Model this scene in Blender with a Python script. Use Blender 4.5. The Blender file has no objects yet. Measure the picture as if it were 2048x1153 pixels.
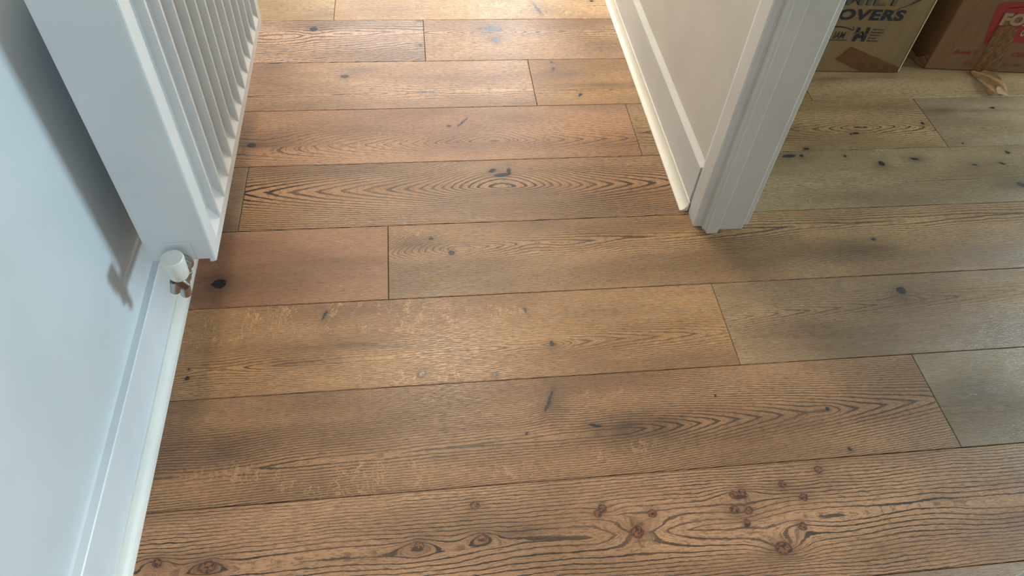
import bpy, bmesh, math, random
from mathutils import Matrix, Vector
C = bpy.context.scene.collection
S = bpy.context.scene
PI = math.pi

# ---------------------------------------------------------------- camera
cam = bpy.data.cameras.new('camera')
cam.sensor_width = 36.0
cam.lens = 1469.0 / 2048 * 36.0
cam.clip_start = 0.02
co = bpy.data.objects.new('camera', cam); C.objects.link(co)
R = ((0.99215258, 0.04885739, -0.11509218), (-0.11037271, 0.77472277, -0.62259336), (0.05874625, 0.63041064, 0.77403572))
co.matrix_world = Matrix([[*R[0], 0], [*R[1], 0], [*R[2], 1.2548], [0, 0, 0, 1]])
S.camera = co

# ---------------------------------------------------------------- world, light, exposure
w = bpy.data.worlds.new('world'); S.world = w; w.use_nodes = True
w.node_tree.nodes['Background'].inputs[0].default_value = (0.75, 0.82, 0.9, 1)
w.node_tree.nodes['Background'].inputs[1].default_value = 0.015
S.view_settings.view_transform = 'Standard'; S.view_settings.look = 'None'
S.view_settings.exposure = 0.0; S.view_settings.gamma = 1.0
S.view_settings.use_curve_mapping = False

def area(name, loc, target, sx, sy, power, col, shape='RECTANGLE'):
    l = bpy.data.lights.new(name, 'AREA'); l.shape = shape; l.size = sx; l.size_y = sy
    l.energy = power; l.color = col
    o = bpy.data.objects.new(name, l); C.objects.link(o)
    o.location = loc; o.rotation_euler = (Vector(target) - Vector(loc)).to_track_quat('-Z', 'Y').to_euler()
    return o
# cool daylight from the window of the side room, warm hall lamp, soft fill light added behind the viewer
area('side_window_daylight', (3.86, 1.50, 0.64), (0, 1.50, 0.64), 0.62, 0.62, 94, (0.66, 0.88, 1.0))
area('hall_lamp_light', (0.10, 2.40, 2.36), (0.10, 2.40, 0), 0.38, 0.38, 31, (1.0, 0.87, 0.70), 'DISK')
area('rear_fill_light', (0.10, -1.56, 1.45), (0.10, 1.0, 0.9), 1.0, 1.1, 2.4, (0.80, 0.93, 1.0))  # added fill light; the window behind it is unseen
area('end_window_daylight', (0.10, 3.22, 0.75), (0.10, 0, 0.55), 0.9, 0.9, 1.5, (0.85, 0.93, 1.0))

def lin(c):
    return tuple(((x/255)/12.92 if x/255 <= 0.04045 else ((x/255+0.055)/1.055)**2.4) for x in c) + (1,)

# ---------------------------------------------------------------- materials
def new_mat(name):
    m = bpy.data.materials.new(name); m.use_nodes = True
    return m, m.node_tree.nodes, m.node_tree.links, m.node_tree.nodes['Principled BSDF']

class N:
    """tiny node writer"""
    def __init__(s, m): s.n = m.node_tree.nodes; s.l = m.node_tree.links
    def put(s, sock, v):
        if hasattr(v, 'is_output'): s.l.new(v, sock)
        elif v is not None: sock.default_value = v
    def m(s, op, a, b=None, c=None, clamp=False):
        n = s.n.new('ShaderNodeMath'); n.operation = op; n.use_clamp = clamp
        for i, v in enumerate((a, b, c)):
            if v is not None: s.put(n.inputs[i], v)
        return n.outputs[0]
    def v(s, op, a, b=None, out=0):
        n = s.n.new('ShaderNodeVectorMath'); n.operation = op
        s.put(n.inputs[0], a)
        if b is not None: s.put(n.inputs[1], b)
        return n.outputs['Value'] if op in ('LENGTH', 'DOT_PRODUCT') else n.outputs[0]
    def noise(s, vec, scale=1.0, detail=2.0, rough=0.5, color=False):
        n = s.n.new('ShaderNodeTexNoise'); s.put(n.inputs['Vector'], vec)
        n.inputs['Scale'].default_value = scale; n.inputs['Detail'].default_value = detail
        n.inputs['Roughness'].default_value = rough
        return n.outputs['Color' if color else 'Fac']
    def ss(s, x, a, b, lo=0.0, hi=1.0):
        n = s.n.new('ShaderNodeMapRange'); n.interpolation_type = 'SMOOTHSTEP'
        s.put(n.inputs[0], x)
        for i, v in zip((1, 2, 3, 4), (a, b, lo, hi)): s.put(n.inputs[i], v)
        return n.outputs[0]
    def mix(s, f, a, b, blend='MIX'):
        n = s.n.new('ShaderNodeMix'); n.data_type = 'RGBA'; n.blend_type = blend
        s.put(n.inputs[0], f); s.put(n.inputs[6], a); s.put(n.inputs[7], b)
        return n.outputs[2]
    def bump(s, h, strength, dist):
        n = s.n.new('ShaderNodeBump'); n.inputs['Strength'].default_value = strength
        n.inputs['Distance'].default_value = dist; s.put(n.inputs['Height'], h)
        return n.outputs[0]
    def pos(s):
        return s.n.new('ShaderNodeTexCoord').outputs['Object']

def paint(name, col, rough=0.4, bump=0.0, bscale=300, spec=0.5, metallic=0.0, vary=0.03):
    m, n, l, b = new_mat(name); k = N(m)
    p = k.pos()
    f = k.noise(p, 6.0, 3.0)
    c = lin(col); d = tuple(x*(1-vary*2) for x in c[:3]) + (1,)
    l.new(k.mix(k.ss(f, .35, .65), c, d), b.inputs['Base Color'])
    b.inputs['Roughness'].default_value = rough; b.inputs['Metallic'].default_value = metallic
    b.inputs['Specular IOR Level'].default_value = spec
    if bump: l.new(k.bump(k.noise(p, bscale, 2.0), bump, 0.001), b.inputs['Normal'])
    return m

M = {
 'wall': paint('wall_paint', (200, 191, 178), .75, .12, 220),
 'wall_cool_lit': paint('cool_lit_wall_paint', (205, 216, 222), .7, .12, 220),  # blue of the side-window daylight mixed into the left wall colour
 'gloss_cool_lit': paint('cool_lit_white_woodwork', (218, 230, 238), .3, .05, 90),  # left skirting white, the cool window light painted in
 'bead_cool_lit': paint('cool_lit_bead', (226, 232, 230), .35, .05, 90),  # left bead colour also carries the cool daylight cast
 'gloss': paint('white_satin_woodwork', (202, 200, 193), .32, .05, 90),
 'bead': paint('cream_white_bead', (226, 219, 202), .35, .05, 90),
 'rad': paint('white_radiator_enamel', (212, 220, 224), .28, .0),  # white enamel, tinted with the blue of the window light
 'cap': paint('white_plastic_cap', (224, 226, 222), .35, .0),
 'chrome': paint('worn_chrome', (190, 188, 184), .36, .15, 60, metallic=1.0, vary=.12),
 'brass': paint('dark_nickel', (138, 126, 118), .36, .1, 60, metallic=1.0, vary=.1),
 'dark': paint('dark_recess', (38, 34, 32), .8),
 'ceiling': paint('ceiling_paint', (235, 233, 228), .8),
 'sub': paint('dark_subfloor', (30, 22, 16), .9),
 'ink': paint('black_print', (30, 32, 38), .6),
 'greyink': paint('grey_print', (92, 84, 66), .6),
 'red': paint('red_print', (152, 34, 38), .5),
 'redtext': paint('dull_red_print', (140, 40, 34), .6),
 'beige': paint('bare_cardboard_letter', (160, 132, 92), .7),
 'brownink': paint('brown_print', (96, 66, 40), .6),
}

def card(name, col):
    m, n, l, b = new_mat(name); k = N(m); p = k.pos()
    a = k.noise(p, 3.5, 4.0); g = k.noise(k.v('MULTIPLY', p, (900, 900, 25)), 1.0, 1.0)
    c = lin(col); d = tuple(x*.82 for x in c[:3]) + (1,)
    x = k.mix(k.ss(a, .3, .7), c, d)
    x = k.mix(k.m('MULTIPLY', k.ss(g, .45, .6), .10), x, tuple(y*.6 for y in c[:3]) + (1,))
    l.new(x, b.inputs['Base Color']); b.inputs['Roughness'].default_value = .7
    b.inputs['Specular IOR Level'].default_value = .3
    cr = k.noise(k.v('MULTIPLY', p, (30, 30, 4)), 1.0, 3.0)
    l.new(k.bump(cr, .35, .004), b.inputs['Normal'])
    return m
M['card'] = card('brown_cardboard', (140, 113, 77))
M['card2'] = card('darker_brown_cardboard', (134, 97, 64))

def tape_mat(name, col, alpha, rough=.25):
    m, n, l, b = new_mat(name); k = N(m); p = k.pos()
    c = lin(col)
    f = k.noise(p, 60, 4.0)
    l.new(k.mix(k.ss(f, .4, .7), c, tuple(x*.75 for x in c[:3]) + (1,)), b.inputs['Base Color'])
    b.inputs['Roughness'].default_value = rough; b.inputs['Alpha'].default_value = alpha
    l.new(k.bump(k.noise(p, 45, 4.0), .5, .004), b.inputs['Normal'])
    return m
M['edge'] = paint('pale_torn_paper', (226, 206, 170), .8)
M['tape'] = tape_mat('brown_packing_tape', (116, 78, 48), .82)
M['tape_thin'] = tape_mat('thin_wrinkled_tape', (134, 96, 60), .75)
M['tape_tip'] = tape_mat('pale_tape_tip', (205, 175, 135), .7)
M['tape_loose'] = tape_mat('loose_packing_tape', (168, 128, 86), .97)

def glass_pane(name, col, strength):
    m, n, l, b = new_mat(name)
    b.inputs['Base Color'].default_value = (.8, .8, .8, 1); b.inputs['Roughness'].default_value = .15
    b.inputs['Emission Color'].default_value = (*col, 1); b.inputs['Emission Strength'].default_value = strength
    return m
M['pane'] = glass_pane('daylit_frosted_glass', (.92, .95, 1.0), 3.6)
M['pane_bright'] = glass_pane('bright_clear_glass', (.88, .95, 1.0), 8.5)
M['pane_side'] = glass_pane('daylit_window_glass', (.75, .93, 1.0), 8.0)
M['lampglass'] = glass_pane('lit_opal_glass', (1.0, .80, .58), 3.0)

# ---------------------------------------------------------------- oak grain
def oak(name, d, seed):
    m, n, l, b = new_mat(name); k = N(m)
    p0 = k.v('MULTIPLY', k.pos(), (1, 1, 0))
    off = (seed*3.17, seed*1.31, seed*.77)
    ps = k.v('ADD', p0, off)
    # gentle wandering of the grain
    wv = k.v('SUBTRACT', k.noise(k.v('MULTIPLY', ps, (5, 14, 1)), 1.0, 3.0, .55, True), (.5, .5, .5))
    wn = d.get('warp', .5)
    pw = k.v('ADD', p0, k.v('MULTIPLY', wv, (.045*wn, .022*wn, 0)))
    wf = k.v('SUBTRACT', k.noise(k.v('MULTIPLY', ps, (60, 130, 1)), 1.0, 2.0, .6, True), (.5, .5, .5))
    pw2 = k.v('ADD', pw, k.v('MULTIPLY', wf, (.006, .0022, 0)))
    px, py = d.get('pith') or ((d['x0']+d['x1'])/2, d['yc']-.02)
    q = k.v('SUBTRACT', pw2, (px, py, 0))
    sx = n.new('ShaderNodeSeparateXYZ'); l.new(q, sx.inputs[0])
    dy = k.m('MULTIPLY_ADD', sx.outputs[0], -d.get('slope', 0), sx.outputs[1])
    ax_ = k.m('ABSOLUTE', sx.outputs[0])
    kk = d.get('k', .1)
    if 'kl' in d: kk = k.m('MULTIPLY_ADD', k.m('GREATER_THAN', sx.outputs[0], 0.0), d['k']-d['kl'], d['kl'])
    dx = k.m('DIVIDE', k.m('MULTIPLY', ax_, kk), k.m('MULTIPLY_ADD', ax_, 1/d.get('L', .8), 1.0))
    r2 = k.m('ADD', k.m('MULTIPLY', dy, dy), k.m('MULTIPLY_ADD', dx, dx, d.get('c', 0)**2 + 1e-6))
    # a blend of round and pointed contours gives the arrow-shaped cathedral tips
    r = k.m('MULTIPLY_ADD', k.m('SQRT', r2), .68, k.m('MULTIPLY', k.m('ADD', k.m('ABSOLUTE', dy), dx), .32))
    sp = d.get('sp', .006)
    # rings wide near the heart of the board, tight towards its edges
    F = k.m('MULTIPLY', k.m('ADD', r, k.m('MULTIPLY', r2, 3.0)), 1/sp)
    def blob(src, kx, ky, a, bb, rot=0):
        v = k.v('SUBTRACT', src, (kx, ky, 0))
        if rot:
            vr = n.new('ShaderNodeVectorRotate'); vr.rotation_type = 'Z_AXIS'
            l.new(v, vr.inputs['Vector']); vr.inputs['Angle'].default_value = -rot; v = vr.outputs[0]
        v = k.v('MULTIPLY', v, (1/a, 1/bb, 0))
        return k.v('DOT_PRODUCT', v, v)
    def gauss(rr): return k.m('EXPONENT', k.m('MULTIPLY', rr, -1.0))
    for kn in d.get('knots', ()):
        g = gauss(blob(pw2, kn[0], kn[1], kn[3], kn[4], kn[5] if len(kn) > 5 else 0))
        F = k.m('MULTIPLY_ADD', g, kn[2], F)
    tri = k.m('PINGPONG', k.m('MULTIPLY', F, 2.0), 1.0)
    brk = k.noise(k.v('MULTIPLY', ps, (90, 420, 1)), 1.0, 2.0, .6)
    amp = k.noise(k.v('MULTIPLY', ps, (4, 16, 1)), 1.0, 2.0)
    thr = k.m('MULTIPLY_ADD', brk, -.50, 1.02 - d.get('lw', 0))
    line = k.ss(tri, thr, k.m('ADD', thr, .12))
    line = k.m('MULTIPLY', line, k.ss(amp, .22, .62, .45, 1.0))
    # fine second set of growth lines and the pores
    fine = k.m('PINGPONG', k.m('MULTIPLY', F, 5.2), 1.0)
    fine = k.m('MULTIPLY', k.ss(fine, .50, .95), k.ss(k.noise(k.v('MULTIPLY', ps, (34, 300, 1)), 1.0, 2.0), .44, .58))
    pc = n.new('ShaderNodeCombineXYZ')
    s0 = n.new('ShaderNodeSeparateXYZ'); l.new(ps, s0.inputs[0])
    l.new(k.m('MULTIPLY', s0.outputs[0], 58.0), pc.inputs[0])
    l.new(k.m('MULTIPLY', F, 3.6), pc.inputs[1])
    pore = k.ss(k.noise(pc.outputs[0], 1.0, 3.0, .7), .49, .62)
    pore2 = k.ss(k.noise(k.v('MULTIPLY', ps, (75, 620, 1)), 1.0, 2.0, .6), .52, .62)
    pore = k.m('MAXIMUM', pore, k.m('MULTIPLY', pore2, .55))
    con = d.get('con', 1.0)
    t = d['tint']
    t = tuple(min(255, x*m_) for x, m_ in zip(t, (1.10, 1.11, 1.16))); base = lin(t); lite = lin(tuple(min(255, x*1.13) for x in t)); deep = lin((t[0]*.84, t[1]*.80, t[2]*.76))
    tone = k.noise(k.v('MULTIPLY', ps, (2.2, 9, 1)), 1.0, 3.0)
    col = k.mix(k.ss(tone, .30, .70), deep, lite)
    st = k.noise(k.v('MULTIPLY', ps, (9, 150, 1)), 1.0, 3.0, .6)
    col = k.mix(k.ss(st, .35, .65, 0, .35), col, base)
    # medullary flecks
    if d.get('flecks'):
        fm = None
        for f in d['flecks']:
            g = k.m('MULTIPLY', gauss(blob(pw, f[0], f[1], f[2], f[3])), f[4])
            fm = g if fm is None else k.m('MAXIMUM', fm, g)
        fn = k.noise(k.v('ADD', k.v('MULTIPLY', ps, (78, 26, 1)), k.v('MULTIPLY', wf, (1.6, 1.0, 0))), 1.0, 1.5, .5)
        rid = k.ss(k.m('ABSOLUTE', k.m('SUBTRACT', fn, .5)), .004, .030, 1.0, 0.0)
        fl = k.m('MULTIPLY', k.m('MULTIPLY', rid, k.ss(k.noise(k.v('MULTIPLY', ps, (24, 18, 3)), 1.0, 2.0), .42, .52)), k.ss(fm, .08, .5))
    stain = None
    for s_ in d.get('stains', ()):
        g = k.m('MULTIPLY', gauss(blob(pw2, *s_[:4])), s_[4])
        stain = g if stain is None else k.m('MAXIMUM', stain, g)
    if stain is not None:
        stain = k.m('MULTIPLY', stain, k.ss(k.noise(k.v('MULTIPLY', ps, (18, 50, 1)), 1.0, 3.0), .2, .7, .65, 1.25), clamp=True)
        col = k.mix(stain, col, lin((t[0]*.46, t[1]*.42, t[2]*.42)))
    dark = lin((t[0]*.30, t[1]*.30, t[2]*.31)); mid = lin((t[0]*.52, t[1]*.49, t[2]*.47))
    col = k.mix(k.m('MULTIPLY', pore, .62), col, mid)
    col = k.mix(k.m('MULTIPLY', fine, d.get('fine', .58)), col, mid)
    col = k.mix(k.m('MULTIPLY', line, min(1, .86*con), clamp=True), col, dark)
    if d.get('flecks'):
        col = k.mix(k.m('MULTIPLY', fl, .62), col, lin((min(255, t[0]*1.16), min(255, t[1]*1.20), min(255, t[2]*1.26))))
    height = k.m('MULTIPLY_ADD', line, -1.0, k.m('MULTIPLY', pore, -.5))
    # filled knots and cracks
    core = None
    if d.get('cores'):
        jag = k.v('SUBTRACT', k.noise(k.v('MULTIPLY', ps, (85, 110, 1)), 1.0, 2.0, .6, True), (.5, .5, .5))
        pj = k.v('ADD', p0, k.v('MULTIPLY', jag, (.0085, .0075, 0)))
        bmin = None
        for c_ in d['cores']:
            bb = blob(pj, *c_)
            bmin = bb if bmin is None else k.m('MINIMUM', bmin, bb)
        core = k.ss(bmin, .75, 1.15, 1.0, 0.0); halo = gauss(k.m('MULTIPLY', bmin, .30)); rim = k.ss(bmin, .25, .85)
        col = k.mix(k.m('MULTIPLY', halo, .5), col, lin((t[0]*.50, t[1]*.40, t[2]*.36)))
        if d.get('pinknots'):
            kc = k.mix(k.m('MAXIMUM', k.m('MULTIPLY', rim, .8), k.ss(k.noise(ps, 230, 2.0), .46, .58)), lin((t[0]*.78, t[1]*.64, t[2]*.52)), lin((62, 44, 36)))
        else:
            kc = lin((40, 40, 46))
        col = k.mix(core, col, kc)
        if not d.get('pinknots'):
            height = k.m('MULTIPLY', height, k.m('SUBTRACT', 1.0, core))
    l.new(col, b.inputs['Base Color'])
    rg = k.m('MULTIPLY_ADD', pore, .08, .31)
    if core is not None and not d.get('pinknots'): rg = k.m('MULTIPLY_ADD', core, -.04, rg)
    l.new(rg, b.inputs['Roughness'])
    b.inputs['Specular IOR Level'].default_value = .5
    l.new(k.bump(height, .35, .0006), b.inputs['Normal'])
    return m

# ---------------------------------------------------------------- mesh helpers
def link_mesh(name, bm, mat, parent=None, smooth=False, bevel=0.0, seg=2):
    me = bpy.data.meshes.new(name)
    bmesh.ops.recalc_face_normals(bm, faces=bm.faces)
    bm.to_mesh(me); bm.free()
    if mat: me.materials.append(mat)
    if smooth:
        for p in me.polygons: p.use_smooth = True
    o = bpy.data.objects.new(name, me); C.objects.link(o)
    if parent is not None: o.parent = parent
    if bevel:
        md = o.modifiers.new('bevel', 'BEVEL'); md.width = bevel; md.segments = seg; md.limit_method = 'ANGLE'
        md.angle_limit = math.radians(32)
    return o
def box(bm, x0, x1, y0, y1, z0, z1):
    v = [bm.verts.new((x, y, z)) for x in (x0, x1) for y in (y0, y1) for z in (z0, z1)]
    for f in ((0, 1, 3, 2), (4, 6, 7, 5), (0, 4, 5, 1), (2, 3, 7, 6), (0, 2, 6, 4), (1, 5, 7, 3)):
        bm.faces.new([v[i] for i in f])
def boxes(*bs):
    bm = bmesh.new()
    for b_ in bs: box(bm, *b_)
    return bm
def prism(pts, axis, a, b_):
    """extrude a 2-D outline; axis 'z': pts are (x,y); axis 'y': pts are (x,z)"""
    bm = bmesh.new()
    mk = (lambda p, t: (p[0], p[1], t)) if axis == 'z' else (lambda p, t: (p[0], t, p[1]))
    lo = [bm.verts.new(mk(p, a)) for p in pts]; hi = [bm.verts.new(mk(p, b_)) for p in pts]
    n_ = len(pts)
    for i in range(n_): bm.faces.new((lo[i], lo[(i+1) % n_], hi[(i+1) % n_], hi[i]))
    bm.faces.new(lo); bm.faces.new(hi)
    return bm
def lathe(bm, prof, mat4, seg=32):
    """prof: (r, h) along local z"""
    rings = []
    for r, h in prof:
        if r < 1e-6: rings.append([bm.verts.new(mat4 @ Vector((0, 0, h)))])
        else: rings.append([bm.verts.new(mat4 @ Vector((r*math.cos(2*PI*i/seg), r*math.sin(2*PI*i/seg), h))) for i in range(seg)])
    for A, B in zip(rings, rings[1:]):
        for i in range(seg):
            j = (i+1) % seg
            if len(A) == 1 and len(B) == 1: continue
            if len(A) == 1: bm.faces.new((A[0], B[i], B[j]))
            elif len(B) == 1: bm.faces.new((A[i], A[j], B[0]))
            else: bm.faces.new((A[i], A[j], B[j], B[i]))
def aim(p0, p1):
    p0 = Vector(p0); p1 = Vector(p1)
    return Matrix.Translation(p0) @ (p1-p0).to_track_quat('Z', 'Y').to_matrix().to_4x4()
def empty(name, parent=None, loc=(0, 0, 0), rz=0.0, **kw):
    o = bpy.data.objects.new(name, None); C.objects.link(o); o.empty_display_size = .1
    o.location = loc; o.rotation_euler = (0, 0, rz)
    if parent is not None: o.parent = parent
    for a, b_ in kw.items(): o[a] = b_
    return o
def struct(o, label=None, category=None):
    o['kind'] = 'structure'
    if label: o['label'] = label
    if category: o['category'] = category
    return o

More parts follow.
